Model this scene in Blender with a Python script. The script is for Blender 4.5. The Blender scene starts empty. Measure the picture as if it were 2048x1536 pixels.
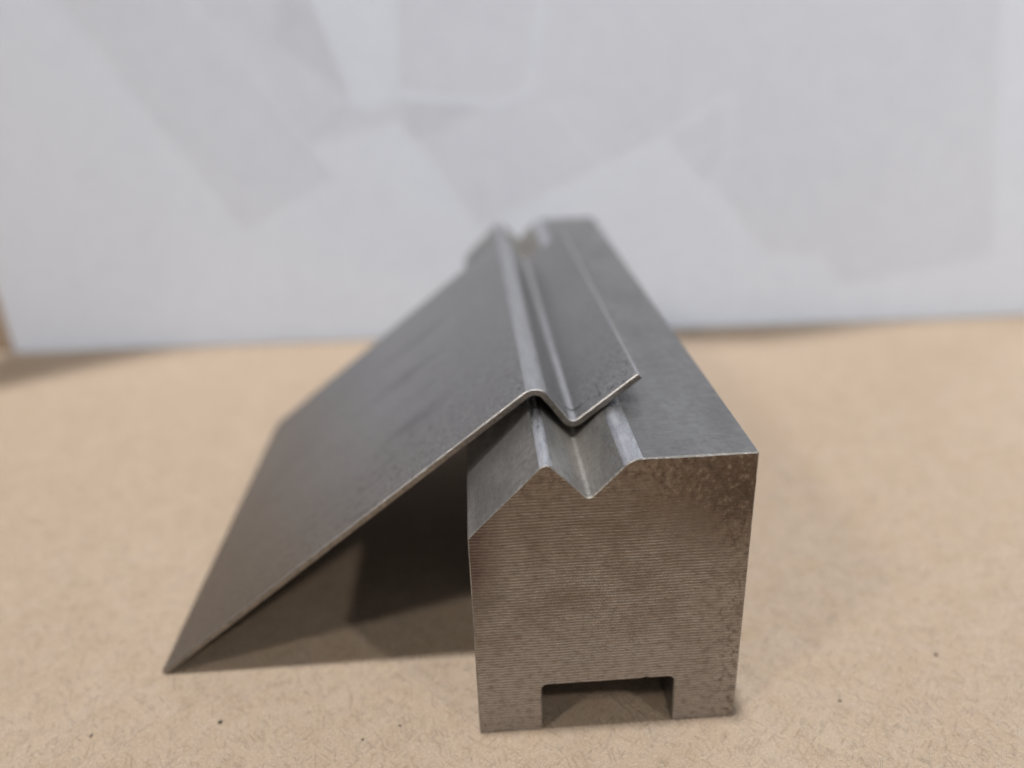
import bpy, bmesh, math, random
from mathutils import Vector, Matrix, noise
random.seed(7)
S = 0.03                      # metres per die width: every length below is in die widths
scene = bpy.context.scene
col = scene.collection

# ---------------------------------------------------------------- camera
cd = bpy.data.cameras.new("camera"); cam = bpy.data.objects.new("camera", cd); col.objects.link(cam)
right = Vector((0.99788516, -0.05602716, -0.03295688))
up = Vector((0.05250458, 0.39584749, 0.91681407))
fwd = Vector((0.03832059, 0.91660554, -0.39795202))
m = Matrix((right, up, -fwd)).transposed().to_4x4()
m.translation = Vector((0.07462999, -2.35994125, 2.50330294)) * S
cam.matrix_world = m
cd.sensor_width = 36.0; cd.lens = 1617.04 / 2048 * 36.0
cd.clip_start = 0.005; cd.clip_end = 50
cd.dof.use_dof = True; cd.dof.focus_distance = 2.86 * S; cd.dof.aperture_fstop = 10.0; cd.dof.aperture_blades = 0
scene.camera = cam

# ---------------------------------------------------------------- light
world = bpy.data.worlds.new("World"); scene.world = world; world.use_nodes = True
bg = world.node_tree.nodes["Background"]
bg.inputs[0].default_value = (0.95, 0.97, 1.0, 1); bg.inputs[1].default_value = 0.135
scene.view_settings.view_transform = 'Standard'; scene.view_settings.look = 'None'
scene.view_settings.exposure = 0.0; scene.view_settings.gamma = 1.0

def lamp(name, pos, target, size, power, color=(1, 1, 1)):
    l = bpy.data.lights.new(name, 'AREA'); l.shape = 'DISK'; l.size = size; l.energy = power; l.color = color
    o = bpy.data.objects.new(name, l); col.objects.link(o)
    p = Vector(pos) * S; o.location = p
    o.rotation_euler = (Vector(target) * S - p).to_track_quat('-Z', 'Y').to_euler()
    return o
WARM = (1.0, 0.91, 0.79); NEUTRAL = (1.0, 0.985, 0.96)
# overhead ceiling lamp, one in front to the left, one in front to the right, two unseen ones behind the paper
lamp("ceiling_lamp", (-1.8, 0.6, 80), (0, 0.5, 0), 0.15, 52.5, NEUTRAL)
lamp("ceiling_lamp", (-39.0, -29.5, 46), (0, 0, 0), 0.2, 8.8, WARM)
lamp("ceiling_lamp", (31.5, -36.0, 47.5), (0, 0, 0), 0.085, 6.8, WARM)
lamp("unseen_backlight", (12.5, 11.8, 6.0), (0.8, 4.5, 2.4), 0.13, 0.65, (0.80, 0.90, 1.0))  # unseen lamp, back right, gives the diagonal light edge on the ground
lamp("unseen_backlight", (0.3, 17.0, 6.5), (0.4, 4.5, 1.8), 0.2, 0.98, (0.62, 0.785, 1.0))  # unseen lamp added to brighten the paper from behind

# ---------------------------------------------------------------- node helpers
def new_mat(name):
    mt = bpy.data.materials.new(name); mt.use_nodes = True
    nt = mt.node_tree; nt.nodes.clear()
    out = nt.nodes.new('ShaderNodeOutputMaterial')
    return mt, nt, out
class N:
    def __init__(s, nt): s.nt = nt
    def add(s, t, **kw):
        n = s.nt.nodes.new(t)
        for k, v in kw.items(): setattr(n, k, v)
        return n
    def link(s, a, b): s.nt.links.new(a, b)
    def setin(s, sock, v):
        if isinstance(v, bpy.types.NodeSocket): s.link(v, sock)
        else: sock.default_value = v
    def coords(s, scale=(1, 1, 1), rot=(0, 0, 0), loc=(0, 0, 0), kind='POINT'):
        tc = s.add('ShaderNodeTexCoord'); mp = s.add('ShaderNodeMapping'); mp.vector_type = kind
        mp.inputs['Scale'].default_value = [c / S if kind == 'POINT' else c * S for c in scale]
        mp.inputs['Rotation'].default_value = rot; mp.inputs['Location'].default_value = loc if kind == 'POINT' else [q * S for q in loc]
        s.link(tc.outputs['Object'], mp.inputs['Vector']); return mp.outputs[0]
    def noise(s, vec, scale, detail=4, rough=0.55, dist=0.0):
        n = s.add('ShaderNodeTexNoise'); s.link(vec, n.inputs['Vector'])
        n.inputs['Scale'].default_value = scale; n.inputs['Detail'].default_value = detail
        n.inputs['Roughness'].default_value = rough; n.inputs['Distortion'].default_value = dist
        return n.outputs[0]
    def ramp(s, v, a, b, lo=0.0, hi=1.0, smooth=False):
        n = s.add('ShaderNodeMapRange'); s.setin(n.inputs[0], v)
        if smooth: n.interpolation_type = 'SMOOTHSTEP'
        n.inputs[1].default_value = a; n.inputs[2].default_value = b
        n.inputs[3].default_value = lo; n.inputs[4].default_value = hi; return n.outputs[0]
    def math(s, op, a, b=0.0):
        n = s.add('ShaderNodeMath', operation=op); s.setin(n.inputs[0], a); s.setin(n.inputs[1], b); return n.outputs[0]
    def mix(s, f, a, b, mode='MIX'):
        n = s.add('ShaderNodeMix', data_type='RGBA', blend_type=mode)
        s.setin(n.inputs[0], f)
        s.setin(n.inputs[6], a if isinstance(a, bpy.types.NodeSocket) else (*a, 1))
        s.setin(n.inputs[7], b if isinstance(b, bpy.types.NodeSocket) else (*b, 1)); return n.outputs[2]
    def sep(s, v):
        n = s.add('ShaderNodeSeparateXYZ'); s.link(v, n.inputs[0]); return n.outputs
    def bump(s, h, strength, dist, nrm=None):
        n = s.add('ShaderNodeBump'); s.setin(n.inputs['Height'], h)
        n.inputs['Strength'].default_value = strength; n.inputs['Distance'].default_value = dist * S
        if nrm is not None: s.link(nrm, n.inputs['Normal'])
        return n.outputs[0]
    def bsdf(s, out, **kw):
        b = s.add('ShaderNodeBsdfPrincipled')
        for k, v in kw.items():
            k = k.replace('_', ' ')
            if isinstance(v, tuple): v = (*v, 1)
            s.setin(b.inputs[k], v)
        s.link(b.outputs[0], out.inputs[0]); return b

# ---------------------------------------------------------------- materials
def mat_kraft(name="kraft_paper_material", fine=True):
    mt, nt, out = new_mat(name); n = N(nt)
    c = n.coords()
    cloud = n.noise(c, 1.3, 4)
    blotch = n.noise(c, 7, 5, 0.65)
    fine_n = n.noise(c, 95, 4, 0.8)
    # pressed fibres: short slightly bent strokes in several directions
    def strokes(rz, length, width, keep, off):
        v = n.coords(scale=(length, width, 1), rot=(0, 0, rz), loc=(off * .1, off * .17, 0), kind='TEXTURE')
        wv = n.add('ShaderNodeVectorMath', operation='ADD'); n.link(v, wv.inputs[0])
        nz = n.add('ShaderNodeTexNoise'); n.link(c, nz.inputs['Vector']); nz.inputs['Scale'].default_value = 9; nz.inputs['Detail'].default_value = 2
        sc = n.add('ShaderNodeVectorMath', operation='SCALE'); n.link(nz.outputs['Color'], sc.inputs[0]); sc.inputs['Scale'].default_value = 2.2
        n.link(sc.outputs[0], wv.inputs[1])
        vo = n.add('ShaderNodeTexVoronoi'); vo.voronoi_dimensions = '2D'; n.link(wv.outputs[0], vo.inputs['Vector']); vo.inputs['Scale'].default_value = 1
        rn = n.sep(vo.outputs['Color'])
        return n.math('MULTIPLY', n.ramp(vo.outputs['Distance'], .42, .12), n.ramp(rn[0], keep, 1.0))
    light_f = n.math('MAXIMUM', strokes(1.05, .10, .010, .55, 1), n.math('MAXIMUM', strokes(2.15, .11, .010, .55, 4), strokes(.35, .05, .016, .7, 9)))
    dark_f = n.math('MAXIMUM', strokes(1.75, .09, .010, .55, 13), n.math('MAXIMUM', strokes(.8, .085, .011, .6, 17), strokes(2.45, .08, .011, .6, 21)))
    base = n.mix(n.ramp(cloud, .3, .7), (0.635, 0.51, 0.405), (0.66, 0.54, 0.435))
    base = n.mix(n.ramp(blotch, .35, .68), base, n.mix(1.0, base, (0.95, 0.915, 0.86), 'MULTIPLY'))
    base = n.mix(n.math('MULTIPLY', n.ramp(fine_n, .36, .62), .85), base, n.mix(1.0, base, (0.74, 0.71, 0.67), 'MULTIPLY'))
    base = n.mix(n.math('MULTIPLY', light_f, .30), base, (0.84, 0.74, 0.63))
    base = n.mix(n.math('MULTIPLY', dark_f, .30), base, (0.36, 0.26, 0.17))
    # scattered dark flecks
    vo = n.add('ShaderNodeTexVoronoi'); vo.feature = 'F1'
    n.link(n.coords(scale=(3.4, 1.7, 1)), vo.inputs['Vector']); vo.inputs['Scale'].default_value = 1.15
    rnd = n.sep(vo.outputs['Color'])
    fl = n.math('MULTIPLY', n.math('LESS_THAN', vo.outputs['Distance'], n.ramp(rnd[0], .2, 1., .008, .024)), n.math('GREATER_THAN', rnd[1], .2))
    base = n.mix(n.math('MULTIPLY', fl, .8), base, (0.06, 0.048, 0.04))
    h = n.math('ADD', n.math('MULTIPLY', fine_n, .8), n.math('ADD', n.math('MULTIPLY', light_f, .45), n.math('MULTIPLY', dark_f, -.35)))
    h = n.math('ADD', h, n.math('MULTIPLY', blotch, .6))
    nr = n.bump(h, 1.0, 0.013)
    n.bsdf(out, Base_Color=base, Roughness=0.88, Normal=nr, Specular_IOR_Level=0.25)
    return mt

def mat_die():
    mt, nt, out = new_mat("ground_steel_material"); n = N(nt)
    c = n.coords()
    smear = n.noise(n.coords(scale=(3.2, 1.1, 3.2)), 1.6, 5, .6, .4)
    fine_n = n.noise(n.coords(scale=(70, 16, 70)), 1.0, 4, .6)
    cross = n.noise(n.coords(scale=(14, 60, 14), rot=(0, 0, .25)), 1.0, 3, .6)
    mott = n.noise(c, 26, 5, .7)
    base = n.mix(n.ramp(smear, .32, .7), (0.25, 0.248, 0.246), (0.36, 0.36, 0.365))
    base = n.mix(n.math('MULTIPLY', n.ramp(mott, .48, .62), .42), base, (0.19, 0.185, 0.18))
    base = n.mix(n.math('MULTIPLY', n.ramp(cross, .55, .7), .35), base, (0.44, 0.435, 0.43))
    # warm reflected light painted into the colour of the groove walls
    x, y, z = n.sep(c)
    grv = n.math('MULTIPLY', n.ramp(x, .29, .33), n.ramp(x, .60, .50))
    groove_glow = n.math('MULTIPLY', grv, n.ramp(n.noise(n.coords(scale=(9, 2.2, 9)), 1.0, 4, .6), .42, .62))
    base = n.mix(n.math('ADD', n.math('MULTIPLY', grv, .06), n.math('MULTIPLY', groove_glow, .32)), base, (0.60, 0.53, 0.43))
    rough = n.ramp(smear, .3, .7, .36, .26)
    rough = n.math('ADD', rough, n.math('MULTIPLY', n.ramp(mott, .4, .7), .13))
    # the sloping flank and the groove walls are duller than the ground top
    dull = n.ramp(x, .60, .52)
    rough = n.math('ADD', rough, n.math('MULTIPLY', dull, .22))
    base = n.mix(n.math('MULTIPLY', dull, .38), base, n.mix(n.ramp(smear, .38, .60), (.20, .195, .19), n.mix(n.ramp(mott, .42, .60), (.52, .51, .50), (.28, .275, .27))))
    # handling scratches
    scr = n.ramp(n.noise(n.coords(scale=(2.2, 90, 60), rot=(0, 0, 1.15)), 1.0, 2, .5, .25), .70, .73)
    base = n.mix(n.math('MULTIPLY', scr, .5), base, (0.6, 0.6, 0.6))
    h = n.math('ADD', n.math('MULTIPLY', fine_n, .5), n.math('ADD', n.math('MULTIPLY', mott, .8), n.math('MULTIPLY', cross, .35)))
    nr = n.bump(h, 0.6, 0.007)
    n.bsdf(out, Base_Color=base, Metallic=1.0, Roughness=rough, Normal=nr)
    return mt

def mat_die_end():
    mt, nt, out = new_mat("sawn_steel_end_material"); n = N(nt)
    c = n.coords(); x, y, z = n.sep(c)
    wob = n.noise(n.coords(scale=(2.2, 1, 5)), 1.0, 3, .6)
    wob2 = n.noise(n.coords(scale=(16, 1, 40)), 1.0, 4, .65)
    ph = n.math('MULTIPLY', z, 2 * math.pi / 0.0126)
    ph = n.math('ADD', ph, n.math('ADD', n.math('MULTIPLY', wob, 9.0), n.math('MULTIPLY', wob2, 2.4)))
    line = n.math('SINE', ph)
    # the saw marks show in the middle and fade towards the top and the right
    area = n.noise(n.coords(scale=(1.7, 1, 2.3), loc=(.7, 0, .2)), 1.0, 3, .6)
    vis = n.ramp(n.math('ADD', n.math('MULTIPLY', n.ramp(z, 1.1, .75), .45), n.math('ADD', n.ramp(x, 1.0, .55, 0., .35), n.math('MULTIPLY', area, .55))), .42, .85)
    fine_n = n.noise(n.coords(scale=(28, 1, 55)), 1.0, 5, .7)
    grain = n.noise(c, 60, 4, .7)
    stain = n.noise(n.coords(scale=(3.4, 1, 4.2), rot=(0, .5, 0), loc=(.3, 0, 1.1)), 1.0, 6, .68, .5)
    base = n.mix(n.ramp(z, .2, 1.05), (0.61, 0.58, 0.555), (0.37, 0.33, 0.29))
    base = n.mix(n.math('MULTIPLY', n.math('ADD', n.math('MULTIPLY', n.ramp(stain, .45, .68), n.ramp(z, .2, .75, .35, 1.)), n.math('MULTIPLY', n.ramp(z, .72, 1.12), .62)), .70), base, (0.20, 0.148, 0.112))
    # darker oily blotch in the upper right corner and grime down the left edge
    dx = n.math('SUBTRACT', x, .93); dz = n.math('SUBTRACT', z, 1.05)
    d = n.math('SQRT', n.math('ADD', n.math('MULTIPLY', dx, dx), n.math('MULTIPLY', n.math('MULTIPLY', dz, dz), .8)))
    blot = n.ramp(n.math('ADD', d, n.math('MULTIPLY', n.math('SUBTRACT', stain, .5), .9)), .30, .04)
    base = n.mix(n.math('MULTIPLY', blot, .8), base, (0.10, 0.072, 0.055))
    edge = n.math('MULTIPLY', n.ramp(n.math('ADD', x, n.math('MULTIPLY', n.math('SUBTRACT', stain, .5), .35)), .12, .01), n.ramp(z, .45, .75))
    base = n.mix(n.math('MULTIPLY', edge, .9), base, (0.11, 0.072, 0.068))
    base = n.mix(n.math('MULTIPLY', n.ramp(fine_n, .48, .64), .6), base, (0.22, 0.172, 0.135))
    # pitted, mottled skin where the saw lines give out
    skin = n.noise(n.coords(scale=(1, 1, .8), rot=(0, .6, 0), loc=(0, 0, 3)), 36, 6, .75)
    offl = n.math('MINIMUM', 1.0, n.math('ADD', n.ramp(vis, .75, .1, .15, 1.), n.math('ADD', n.ramp(z, .98, 1.12, 0., .7), n.ramp(x, .84, .96, 0., .7))))
    base = n.mix(n.math('MULTIPLY', n.math('MULTIPLY', n.ramp(skin, .50, .60), offl), .72), base, (0.105, 0.082, 0.068))
    base = n.mix(n.math('MULTIPLY', n.math('MULTIPLY', n.ramp(skin, .47, .36), offl), .5), base, (0.50, 0.43, 0.36))
    base = n.mix(n.math('MULTIPLY', n.ramp(fine_n, .42, .28), .35), base, (0.55, 0.50, 0.45))
    base = n.mix(n.math('MULTIPLY', n.math('MULTIPLY', n.ramp(line, .25, -.7), vis), .66), base, (0.25, 0.20, 0.165))
    h = n.math('ADD', n.math('MULTIPLY', n.math('MULTIPLY', line, vis), .38), n.math('ADD', n.math('MULTIPLY', fine_n, .9), n.math('ADD', n.math('MULTIPLY', grain, .5), n.math('MULTIPLY', n.math('MULTIPLY', skin, offl), 1.6))))
    nr = n.bump(h, 0.75, 0.0058)
    rough = n.ramp(stain, .35, .7, .40, .50)
    n.bsdf(out, Base_Color=base, Metallic=1.0, Roughness=rough, Normal=nr)
    return mt

def mat_sheet():
    mt, nt, out = new_mat("cold_rolled_sheet_material"); n = N(nt)
    c = n.coords(); x, y, z = n.sep(c)
    cloud = n.noise(n.coords(scale=(1.5, .8, 1.5)), 1.0, 4, .55)
    streak = n.noise(n.coords(scale=(1.1, 6.0, 1.1), rot=(0, 0, .3)), 1.0, 4, .6, .5)
    grain = n.noise(c, 110, 3, .8)
    mott = n.noise(c, 30, 4, .7)
    base = n.mix(n.ramp(cloud, .35, .65), (0.345, 0.342, 0.345), (0.40, 0.398, 0.405))
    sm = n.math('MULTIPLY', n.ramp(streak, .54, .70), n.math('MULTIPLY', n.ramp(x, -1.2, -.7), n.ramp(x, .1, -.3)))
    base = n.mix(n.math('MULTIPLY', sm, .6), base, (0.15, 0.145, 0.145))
    low_dark = n.ramp(n.math('ADD', x, n.math('MULTIPLY', n.math('SUBTRACT', streak, .5), 1.1)), -.45, -1.15)  # sheet colour darkens towards the lower left end
    base = n.mix(n.math('MULTIPLY', low_dark, .62), base, (0.185, 0.182, 0.185))
    base = n.mix(n.math('MULTIPLY', n.ramp(mott, .45, .7), .3), base, (0.19, 0.185, 0.18))
    # pits and bright scuffs in a band along the near edge
    band = n.math('MULTIPLY', n.ramp(y, .95, .5), n.math('MULTIPLY', n.ramp(x, -.85, -.35), n.ramp(cloud, .35, .5, .35, 1.)))
    pit = n.math('MULTIPLY', n.ramp(n.noise(n.coords(scale=(75, 42, 75)), 1.0, 3, .6), .555, .61), band)
    shine = n.math('MULTIPLY', n.ramp(n.noise(n.coords(scale=(85, 60, 85), loc=(5, 2, 1)), 1.0, 2, .5), .60, .65), n.math('MULTIPLY', n.ramp(y, 1.1, .5), n.ramp(x, -.7, -.1)))
    scuff = n.math('MULTIPLY', n.ramp(n.noise(n.coords(scale=(26, 13, 26), rot=(0, 0, .3)), 1.0, 5, .7), .57, .66), n.math('MULTIPLY', n.ramp(y, 1.3, .6), n.math('MULTIPLY', n.ramp(x, -1.0, -.6), n.ramp(x, .1, -.2))))
    base = n.mix(n.math('MULTIPLY', scuff, .62), base, (0.11, 0.107, 0.105))
    base = n.mix(n.math('MULTIPLY', pit, .7), base, (0.06, 0.058, 0.056))
    base = n.mix(n.math('MULTIPLY', shine, .45), base, (0.72, 0.71, 0.69))
    base = n.mix(n.math('MULTIPLY', n.ramp(grain, .4, .66), .7), base, n.mix(1.0, base, (.62, .62, .62), 'MULTIPLY'))
    h = n.math('ADD', n.math('MULTIPLY', grain, .7), n.math('ADD', n.math('MULTIPLY', pit, -1.2), n.math('ADD', n.math('MULTIPLY', mott, .6), shine)))
    nr = n.bump(h, 0.48, 0.005)
    n.bsdf(out, Base_Color=base, Metallic=1.0, Roughness=n.ramp(mott, .3, .7, .31, .40), Normal=nr)
    return mt

def mat_sheared():
    mt, nt, out = new_mat("sheared_edge_material"); n = N(nt)
    v = n.noise(n.coords(scale=(60, 60, 60)), 1.0, 4, .7)
    base = n.mix(n.ramp(v, .35, .65), (0.19, 0.18, 0.172), (0.35, 0.33, 0.315))
    n.bsdf(out, Base_Color=base, Metallic=1.0, Roughness=.42, Normal=n.bump(v, .5, .006))
    return mt

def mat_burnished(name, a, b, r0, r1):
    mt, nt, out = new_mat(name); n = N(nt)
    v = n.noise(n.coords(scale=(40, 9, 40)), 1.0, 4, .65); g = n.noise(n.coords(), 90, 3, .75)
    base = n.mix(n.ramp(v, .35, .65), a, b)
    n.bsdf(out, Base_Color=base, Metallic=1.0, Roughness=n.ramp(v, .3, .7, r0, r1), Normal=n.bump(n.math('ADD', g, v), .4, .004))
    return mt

def mat_paper(name, trans, veil=0.0):
    mt, nt, out = new_mat(name); n = N(nt)
    v = n.noise(n.coords(), 6, 4, .6)
    d = n.add('ShaderNodeBsdfDiffuse'); t = n.add('ShaderNodeBsdfTranslucent')
    colr = n.mix(n.ramp(v, .3, .7), (.785, .795, .83), (.82, .83, .862))
    n.link(colr, d.inputs[0]); n.link(colr, t.inputs[0])
    mx = n.add('ShaderNodeMixShader'); mx.inputs[0].default_value = trans
    n.link(d.outputs[0], mx.inputs[1]); n.link(t.outputs[0], mx.inputs[2])
    last = mx
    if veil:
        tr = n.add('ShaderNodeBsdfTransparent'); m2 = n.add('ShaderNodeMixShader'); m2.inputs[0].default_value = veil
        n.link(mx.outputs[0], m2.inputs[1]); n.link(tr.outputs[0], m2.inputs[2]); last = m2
    n.link(last.outputs[0], out.inputs[0]); return mt

def mat_plain(name, colr, rough=.6, metal=0.0):
    mt, nt, out = new_mat(name); n = N(nt)
    v = n.noise(n.coords(), 30, 4, .6)
    n.bsdf(out, Base_Color=n.mix(n.ramp(v, .3, .7), colr, tuple(c * .8 for c in colr)), Roughness=rough, Metallic=metal)
    return mt

# ---------------------------------------------------------------- mesh helpers
def link_obj(name, me, mats, parent=None, loc=(0, 0, 0)):
    for mt in mats: me.materials.append(mt)
    o = bpy.data.objects.new(name, me); col.objects.link(o); o.location = Vector(loc) * S
    if parent: o.parent = parent
    return o
def tag(o, label=None, cat=None, kind=None, group=None):
    if label: o['label'] = label
    if cat: o['category'] = cat
    if kind: o['kind'] = kind
    if group: o['group'] = group
def fillet(pts, closed=True, seg=8):
    """pts: (x, z, radius) -> list of (x, z)"""
    out = []; k = len(pts)
    for i in range(k):
        x, z, r = pts[i]
        if (not closed and i in (0, k - 1)) or r <= 0: out.append((x, z)); continue
        p = Vector((x, z)); a = Vector(pts[i - 1][:2]); b = Vector(pts[(i + 1) % k][:2])
        da = (a - p).normalized(); db = (b - p).normalized()
        ang = da.angle(db); d = r / math.tan(ang / 2)
        cpt = p + (da + db).normalized() * (r / math.sin(ang / 2))
        s = p + da * d - cpt; e = p + db * d - cpt
        tot = s.angle_signed(e)
        for j in range(seg + 1):
            q = s.copy(); q.rotate(Matrix.Rotation(-tot * j / seg, 2)); out.append(tuple(cpt + q))
    return out
def densify(pts, step, closed=True):
    out = []; k = len(pts)
    for i in range(k if closed else k - 1):
        a = Vector(pts[i]); b = Vector(pts[(i + 1) % k]); L = (b - a).length
        nseg = max(1, int(L / step))
        for j in range(nseg): out.append(tuple(a.lerp(b, j / nseg)))
    if not closed: out.append(tuple(pts[-1]))
    return out
def extrude_profile(pts, y0, y1, chamfer, nick, xform=None, edge_mat=1, chamfer_mat=0, ylines=(), caps=None, mats=None):
    """pts: closed outline (x,z), extruded from y0 to y1 with slightly uneven broken edges at both ends"""
    k = len(pts)
    area = sum(pts[i][0] * pts[(i + 1) % k][1] - pts[(i + 1) % k][0] * pts[i][1] for i in range(k))
    sg = 1 if area > 0 else -1
    nrm = []
    for i in range(k):
        a = Vector(pts[i - 1]); b = Vector(pts[(i + 1) % k]); t = (b - a).normalized()
        nrm.append(Vector((t.y, -t.x)) * sg)
    bm = bmesh.new(); T = xform or (lambda x, y, z: (x, y, z))
    def ring(y, inset, jy, seed):
        vs = []
        for i, (x, z) in enumerate(pts):
            w = noise.noise(Vector((x * 9, z * 9, seed))) * .5 + noise.noise(Vector((x * 40, z * 40, seed + 3))) * .5
            w2 = max(0.0, noise.noise(Vector((x * 24, z * 24, seed + 9))) - .42)
            e = inset * (1 + .7 * w) + (nick * w2 if inset else 0)
            yy = y + jy * chamfer * .5 * w + (jy * nick * w2 if not inset else 0)
            vs.append(bm.verts.new(Vector(T(x - nrm[i].x * e, yy, z - nrm[i].y * e)) * S))
        return vs
    rings = [ring(y0, chamfer, 0, 1), ring(y0 + chamfer, 0, 1, 1)]
    for y in ylines: rings.append(ring(y, 0, 0, 1))
    rings += [ring(y1 - chamfer, 0, -1, 5), ring(y1, chamfer, 0, 5)]
    for r in range(len(rings) - 1):
        for i in range(k):
            j = (i + 1) % k
            f = bm.faces.new((rings[r][i], rings[r][j], rings[r + 1][j], rings[r + 1][i]))
            f.material_index = (chamfer_mat[i] if isinstance(chamfer_mat, list) else chamfer_mat) if r in (0, len(rings) - 2) else (mats[i] if mats else 0)
    for rg in (rings[0], rings[-1]):
        for idx in (caps or [range(k)]):
            bm.faces.new([rg[i] for i in idx]).material_index = edge_mat
    bmesh.ops.recalc_face_normals(bm, faces=bm.faces[:])
    return bm
def finish(bm, name, angle=25):
    me = bpy.data.meshes.new(name); bm.to_mesh(me); bm.free()
    for p in me.polygons: p.use_smooth = True
    me.set_sharp_from_angle(angle=math.radians(angle))
    return me

# ---------------------------------------------------------------- setting: the kraft paper underneath
kraft = mat_kraft()
def floor_mesh():
    bm = bmesh.new(); X = [-40, -20, -12] + [-8 + .25 * i for i in range(73)] + [14, 22, 40]; Y = [-60, -30, -14, -8] + [-5 + .25 * i for i in range(45)] + [9, 14, 24]
    g = []
    for y in Y:
        g.append([])
        for x in X:
            far = max(0., min(1., (math.hypot(x - .3, y - 1.5) - 2.6) / 3))
            z = (noise.noise(Vector((x * .35, y * .35, 2.2))) * .035 - .02) * far
            g[-1].append(bm.verts.new(Vector((x, y, min(z, 0))) * S))
    for a in range(len(Y) - 1):
        for b in range(len(X) - 1): bm.faces.new((g[a][b], g[a][b + 1], g[a + 1][b + 1], g[a + 1][b]))
    return finish(bm, "paper_ground", 80)
ground = link_obj("paper_ground", floor_mesh(), [kraft]); tag(ground, kind='structure')

# ---------------------------------------------------------------- white paper standing behind
paper = mat_paper("white_paper_material", .5)
shade_layer_m = mat_paper("shade_layer_material", .55, .68)
P0 = Vector((-4.113, 4.701)); TD = Vector((0.99932601, -0.0367086)); ND = Vector((-0.0367086, -0.99932601))   # along the foot, towards the camera
PW, PH = 9.3, 6.2
def sm(a, b, x):
    t = max(0., min(1., (x - a) / (b - a))); return t * t * (3 - 2 * t)
def lean(s, z):
    o = .28 + .98 * sm(2.0, -.2, s) + .38 * sm(5.0, 5.9, s) * sm(8.0, 6.2, s)
    w = noise.noise(Vector((s * .6, z * .6, 4.4))) * .02
    return o * (z / PH) ** 4 + w * min(1, z / .6)
def paper_pt(s, z, off=0.0):
    q = P0 + TD * s + ND * (lean(s, z) + off)
    return Vector((q.x, q.y, z)) * S
def sheet_grid(f, s0, s1, z0, z1, ns, nz):
    bm = bmesh.new(); g = [[bm.verts.new(f(s0 + (s1 - s0) * i / ns, z0 + (z1 - z0) * j / nz)) for i in range(ns + 1)] for j in range(nz + 1)]
    for j in range(nz):
        for i in range(ns): bm.faces.new((g[j][i], g[j][i + 1], g[j + 1][i + 1], g[j + 1][i]))
    return bm
bm = sheet_grid(lambda s, z: paper_pt(s, z), 0, PW, 0.004, PH, 120, 80)
backdrop = link_obj("white_paper", finish(bm, "white_paper", 80), [paper])
tag(backdrop, "large white sheet of paper with faint angular patches standing upright behind the steel block", "paper sheet")
SHADE_LAYERS = [  # layers added behind the paper to shade angular patches in the backlight
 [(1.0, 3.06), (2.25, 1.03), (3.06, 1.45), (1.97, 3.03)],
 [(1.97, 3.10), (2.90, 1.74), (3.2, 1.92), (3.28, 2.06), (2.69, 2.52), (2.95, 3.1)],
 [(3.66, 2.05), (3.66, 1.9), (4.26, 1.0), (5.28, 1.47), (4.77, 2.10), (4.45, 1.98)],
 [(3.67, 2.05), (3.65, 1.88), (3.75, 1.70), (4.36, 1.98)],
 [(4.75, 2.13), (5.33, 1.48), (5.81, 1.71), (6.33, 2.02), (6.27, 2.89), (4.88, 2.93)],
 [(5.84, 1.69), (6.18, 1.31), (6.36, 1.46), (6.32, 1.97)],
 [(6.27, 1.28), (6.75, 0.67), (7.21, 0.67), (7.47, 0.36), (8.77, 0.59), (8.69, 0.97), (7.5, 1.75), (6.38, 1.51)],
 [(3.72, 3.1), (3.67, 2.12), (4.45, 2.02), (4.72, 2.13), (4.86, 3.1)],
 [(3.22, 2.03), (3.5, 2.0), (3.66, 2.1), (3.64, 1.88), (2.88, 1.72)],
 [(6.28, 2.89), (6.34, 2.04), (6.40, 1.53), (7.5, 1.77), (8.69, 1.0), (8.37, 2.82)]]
for i, pg in enumerate(SHADE_LAYERS):
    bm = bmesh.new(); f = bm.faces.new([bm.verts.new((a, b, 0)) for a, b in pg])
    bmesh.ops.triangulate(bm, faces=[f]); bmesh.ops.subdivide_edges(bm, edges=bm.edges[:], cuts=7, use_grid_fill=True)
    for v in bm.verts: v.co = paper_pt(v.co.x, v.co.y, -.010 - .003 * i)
    link_obj("shade_layer", finish(bm, "shade_layer", 80), [shade_layer_m], backdrop)

# brown card standing behind the left end of the white paper
bm = bmesh.new()
bmesh.ops.create_cube(bm, size=1)
for v in bm.verts: v.co = Vector((v.co.x * 3.4, v.co.y * .09, v.co.z * 4.2)) * S
bmesh.ops.bevel(bm, geom=bm.edges[:], offset=.012 * S, segments=2, affect='EDGES')
card = link_obj("cardboard_panel", finish(bm, "cardboard_panel", 40), [kraft], loc=(-5.80, 4.93, 2.1))
card.rotation_euler = (0, 0, -.05)
tag(card, "brown cardboard panel peeking out behind the lower left corner of the white paper", "cardboard")

# ---------------------------------------------------------------- the steel block (bending die)
die_m, end_m = mat_die(), mat_die_end()
prof = [(0, 0, .008), (0, .905, .016), (.2765, 1.1895, .030), (.4227, 1.034, .018), (.567, 1.182, .09), (1, 1.182, .006),
        (1, 0, .008), (.7545, 0, .005), (.7545, .223, .022), (.2455, .223, .022), (.2455, 0, .005)]
pp = densify(fillet(prof), .022)
def near(q, c, d): return math.hypot(q[0] - c[0], q[1] - c[1]) < d
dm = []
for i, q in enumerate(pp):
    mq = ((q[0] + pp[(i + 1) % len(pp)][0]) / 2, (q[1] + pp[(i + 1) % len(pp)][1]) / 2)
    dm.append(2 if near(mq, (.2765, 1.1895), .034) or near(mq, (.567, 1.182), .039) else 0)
bm = extrude_profile(pp, 0.0, 3.833, .0045, .020, ylines=(.4, .9, 1.5, 2.2, 3.0), chamfer_mat=0, mats=dm)
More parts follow.
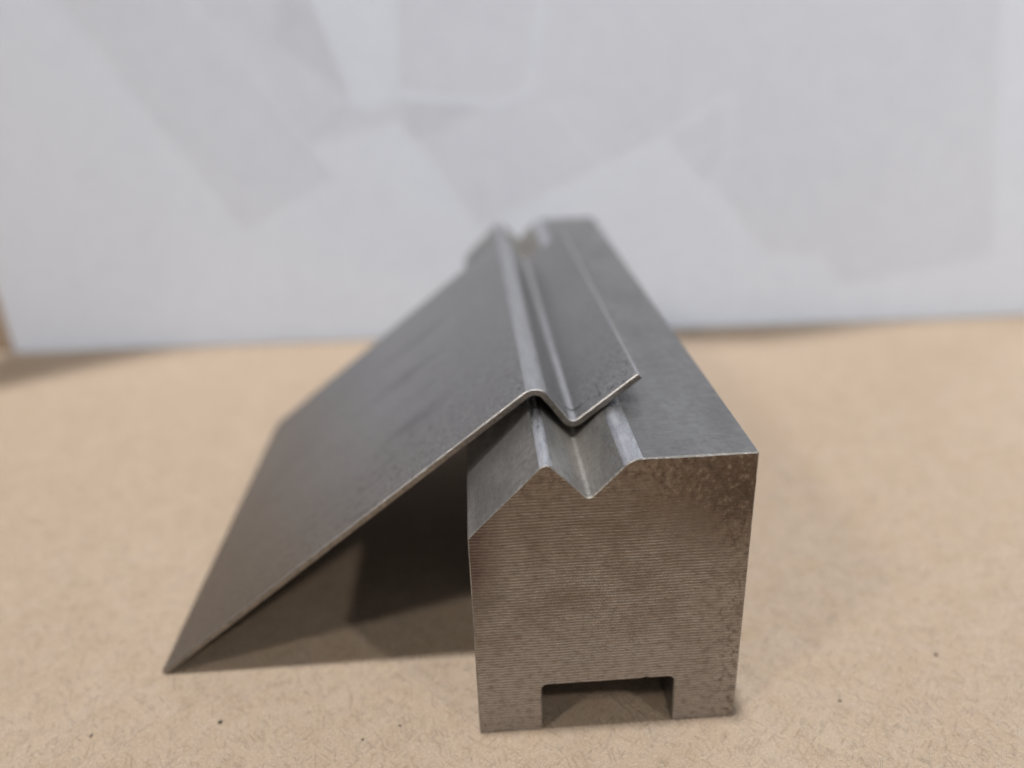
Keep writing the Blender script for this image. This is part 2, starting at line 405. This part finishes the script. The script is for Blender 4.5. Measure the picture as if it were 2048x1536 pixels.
die = link_obj("bending_die", finish(bm, "bending_die", 22), [die_m, end_m, mat_burnished('worn_edge_material', (.50, .51, .54), (.78, .79, .82), .24, .34)])  # worn edges, their bright highlight also put into the colour
tag(die, "heavy grey steel bending die with V groove on top and square slot underneath", "bending die")

# ---------------------------------------------------------------- the bent sheet
sheet_m, shear_m = mat_sheet(), mat_sheared()
T = .0275
F, P, V, E = (-1.3697, .0215), (.2905, 1.2855), (.4203, 1.1055), (.6735, 1.3000)
top = fillet([(*F, 0), (*P, .068), (*V, .026), (*E, 0)], closed=False, seg=12)
top = densify(top, .02, closed=False)
nr = []
for i in range(len(top)):
    a = Vector(top[max(0, i - 1)]); b = Vector(top[min(len(top) - 1, i + 1)]); t = (b - a).normalized(); nr.append(Vector((-t.y, t.x)))
bot = [tuple(Vector(p) - n_ * T) for p, n_ in zip(top, nr)]
def rnd_end(p_top, p_bot, d, rr=.006):
    """two rounded corners at a cut end"""
    a, b = Vector(p_top), Vector(p_bot); u = (b - a).normalized(); d = Vector(d)
    return [tuple(a - d * rr), tuple(a - d * rr * .3 + u * rr * .3), tuple(a + u * rr)], [tuple(b - u * rr * .5), tuple(b - d * rr * .5)]
dE = (Vector(E) - Vector(V)).normalized(); dF = (Vector(F) - Vector(P)).normalized()
e1, e2 = rnd_end(top[-1], bot[-1], dE); f1, f2 = rnd_end(top[0], bot[0], dF)
outline = top[1:-1] + e1 + e2 + bot[-2:0:-1] + f2[::-1] + f1[::-1]
nt_ = len(top) - 2; boff = nt_ + 5; tot = len(outline)
bi = lambda q: boff + (nt_ - 1 - q)
caps = [(q, q + 1, bi(q + 1), bi(q)) for q in range(nt_ - 1)] + [tuple(range(nt_ - 1, boff + 1)), (0, bi(0)) + tuple(range(boff + nt_, tot))]
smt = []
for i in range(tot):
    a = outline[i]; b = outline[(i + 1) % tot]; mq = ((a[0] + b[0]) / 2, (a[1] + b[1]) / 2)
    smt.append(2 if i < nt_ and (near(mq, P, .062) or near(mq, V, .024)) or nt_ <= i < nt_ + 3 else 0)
Y1, Y2, YAW = .446, 2.885, .005
def shf(x, y, z): return (x - YAW * (y - Y1), y + YAW * x, z)
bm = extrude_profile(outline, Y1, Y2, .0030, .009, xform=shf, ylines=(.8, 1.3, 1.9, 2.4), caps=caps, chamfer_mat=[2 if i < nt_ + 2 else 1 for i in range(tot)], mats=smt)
sheet = link_obj("bent_sheet", finish(bm, "bent_sheet", 30), [sheet_m, shear_m, mat_burnished('burnished_bend_material', (.46, .465, .475), (.56, .565, .58), .3, .38)])  # burnished bends, lightened in colour to carry the highlight strip as well
tag(sheet, "thin grey sheet with a sharp Z bend leaning from the paper onto the die", "sheet metal")
# short dark scratch across the valley of the bend
bm = bmesh.new()
path = []
for i in range(9):
    t = i / 8; x = .375 + .095 * t
    best = min(range(len(top)), key=lambda q: abs(top[q][0] - x)); a = Vector(top[best]); b = Vector(top[min(best + 1, len(top) - 1)])
    zz = a.y + (b.y - a.y) * max(0, min(1, (x - a.x) / max(1e-6, b.x - a.x)))
    path.append(Vector(shf(x, Y1 + .115 - .03 * t + .01 * math.sin(t * 7), zz)))
vs = []
for i, q in enumerate(path):
    w = .0035 * math.sin(math.pi * (i + .4) / 8.8)
    vs.append([bm.verts.new((q + Vector((0, dy * w, dz))) * S) for dy, dz in ((-1, .0005), (0, .003), (1, .0005))])
for i in range(8):
    for j in range(2): bm.faces.new((vs[i][j], vs[i + 1][j], vs[i + 1][j + 1], vs[i][j + 1]))
link_obj("scratch", finish(bm, "scratch", 60), [mat_plain("dark_scratch_material", (.02, .018, .018), .6)], sheet)

# tiny dark specks of grit lying on the paper
speck_m = mat_plain("dark_grit_material", (.045, .038, .034), .7)
SPECKS = [(1.959, 0.254, .0066, "largest dark speck of grit, far to the right of the steel die"),
          (1.447, 0.039, .0042, "small dark speck of grit right of the die's front right corner"),
          (-1.044, 0.147, .0052, "dark speck of grit just in front of the sheet's lower left corner"),
          (-0.317, 0.066, .0050, "dark speck of grit nearest the left side of the die"),
          (-0.458, 0.010, .0038, "faint dark speck of grit lowest in the photo, left of the die")]
for i, (gx, gy, gs, gl) in enumerate(SPECKS):
    bm = bmesh.new(); bmesh.ops.create_icosphere(bm, subdivisions=1, radius=1)
    for v in bm.verts:
        w = 1 + .45 * noise.noise(v.co * 1.7 + Vector((i * 3.1, 0, 0)))
        v.co = Vector((v.co.x * gs * w * (1.0 + .5 * (i % 3)), v.co.y * gs * w * 1.6, v.co.z * gs * .6 * w)) * S
    o = link_obj("grit_speck", finish(bm, "grit_speck", 80), [speck_m], loc=(gx, gy, gs * .35)); o.rotation_euler = (0, 0, i * 1.3)
    tag(o, gl, "grit", group="specks of grit on the brown paper")
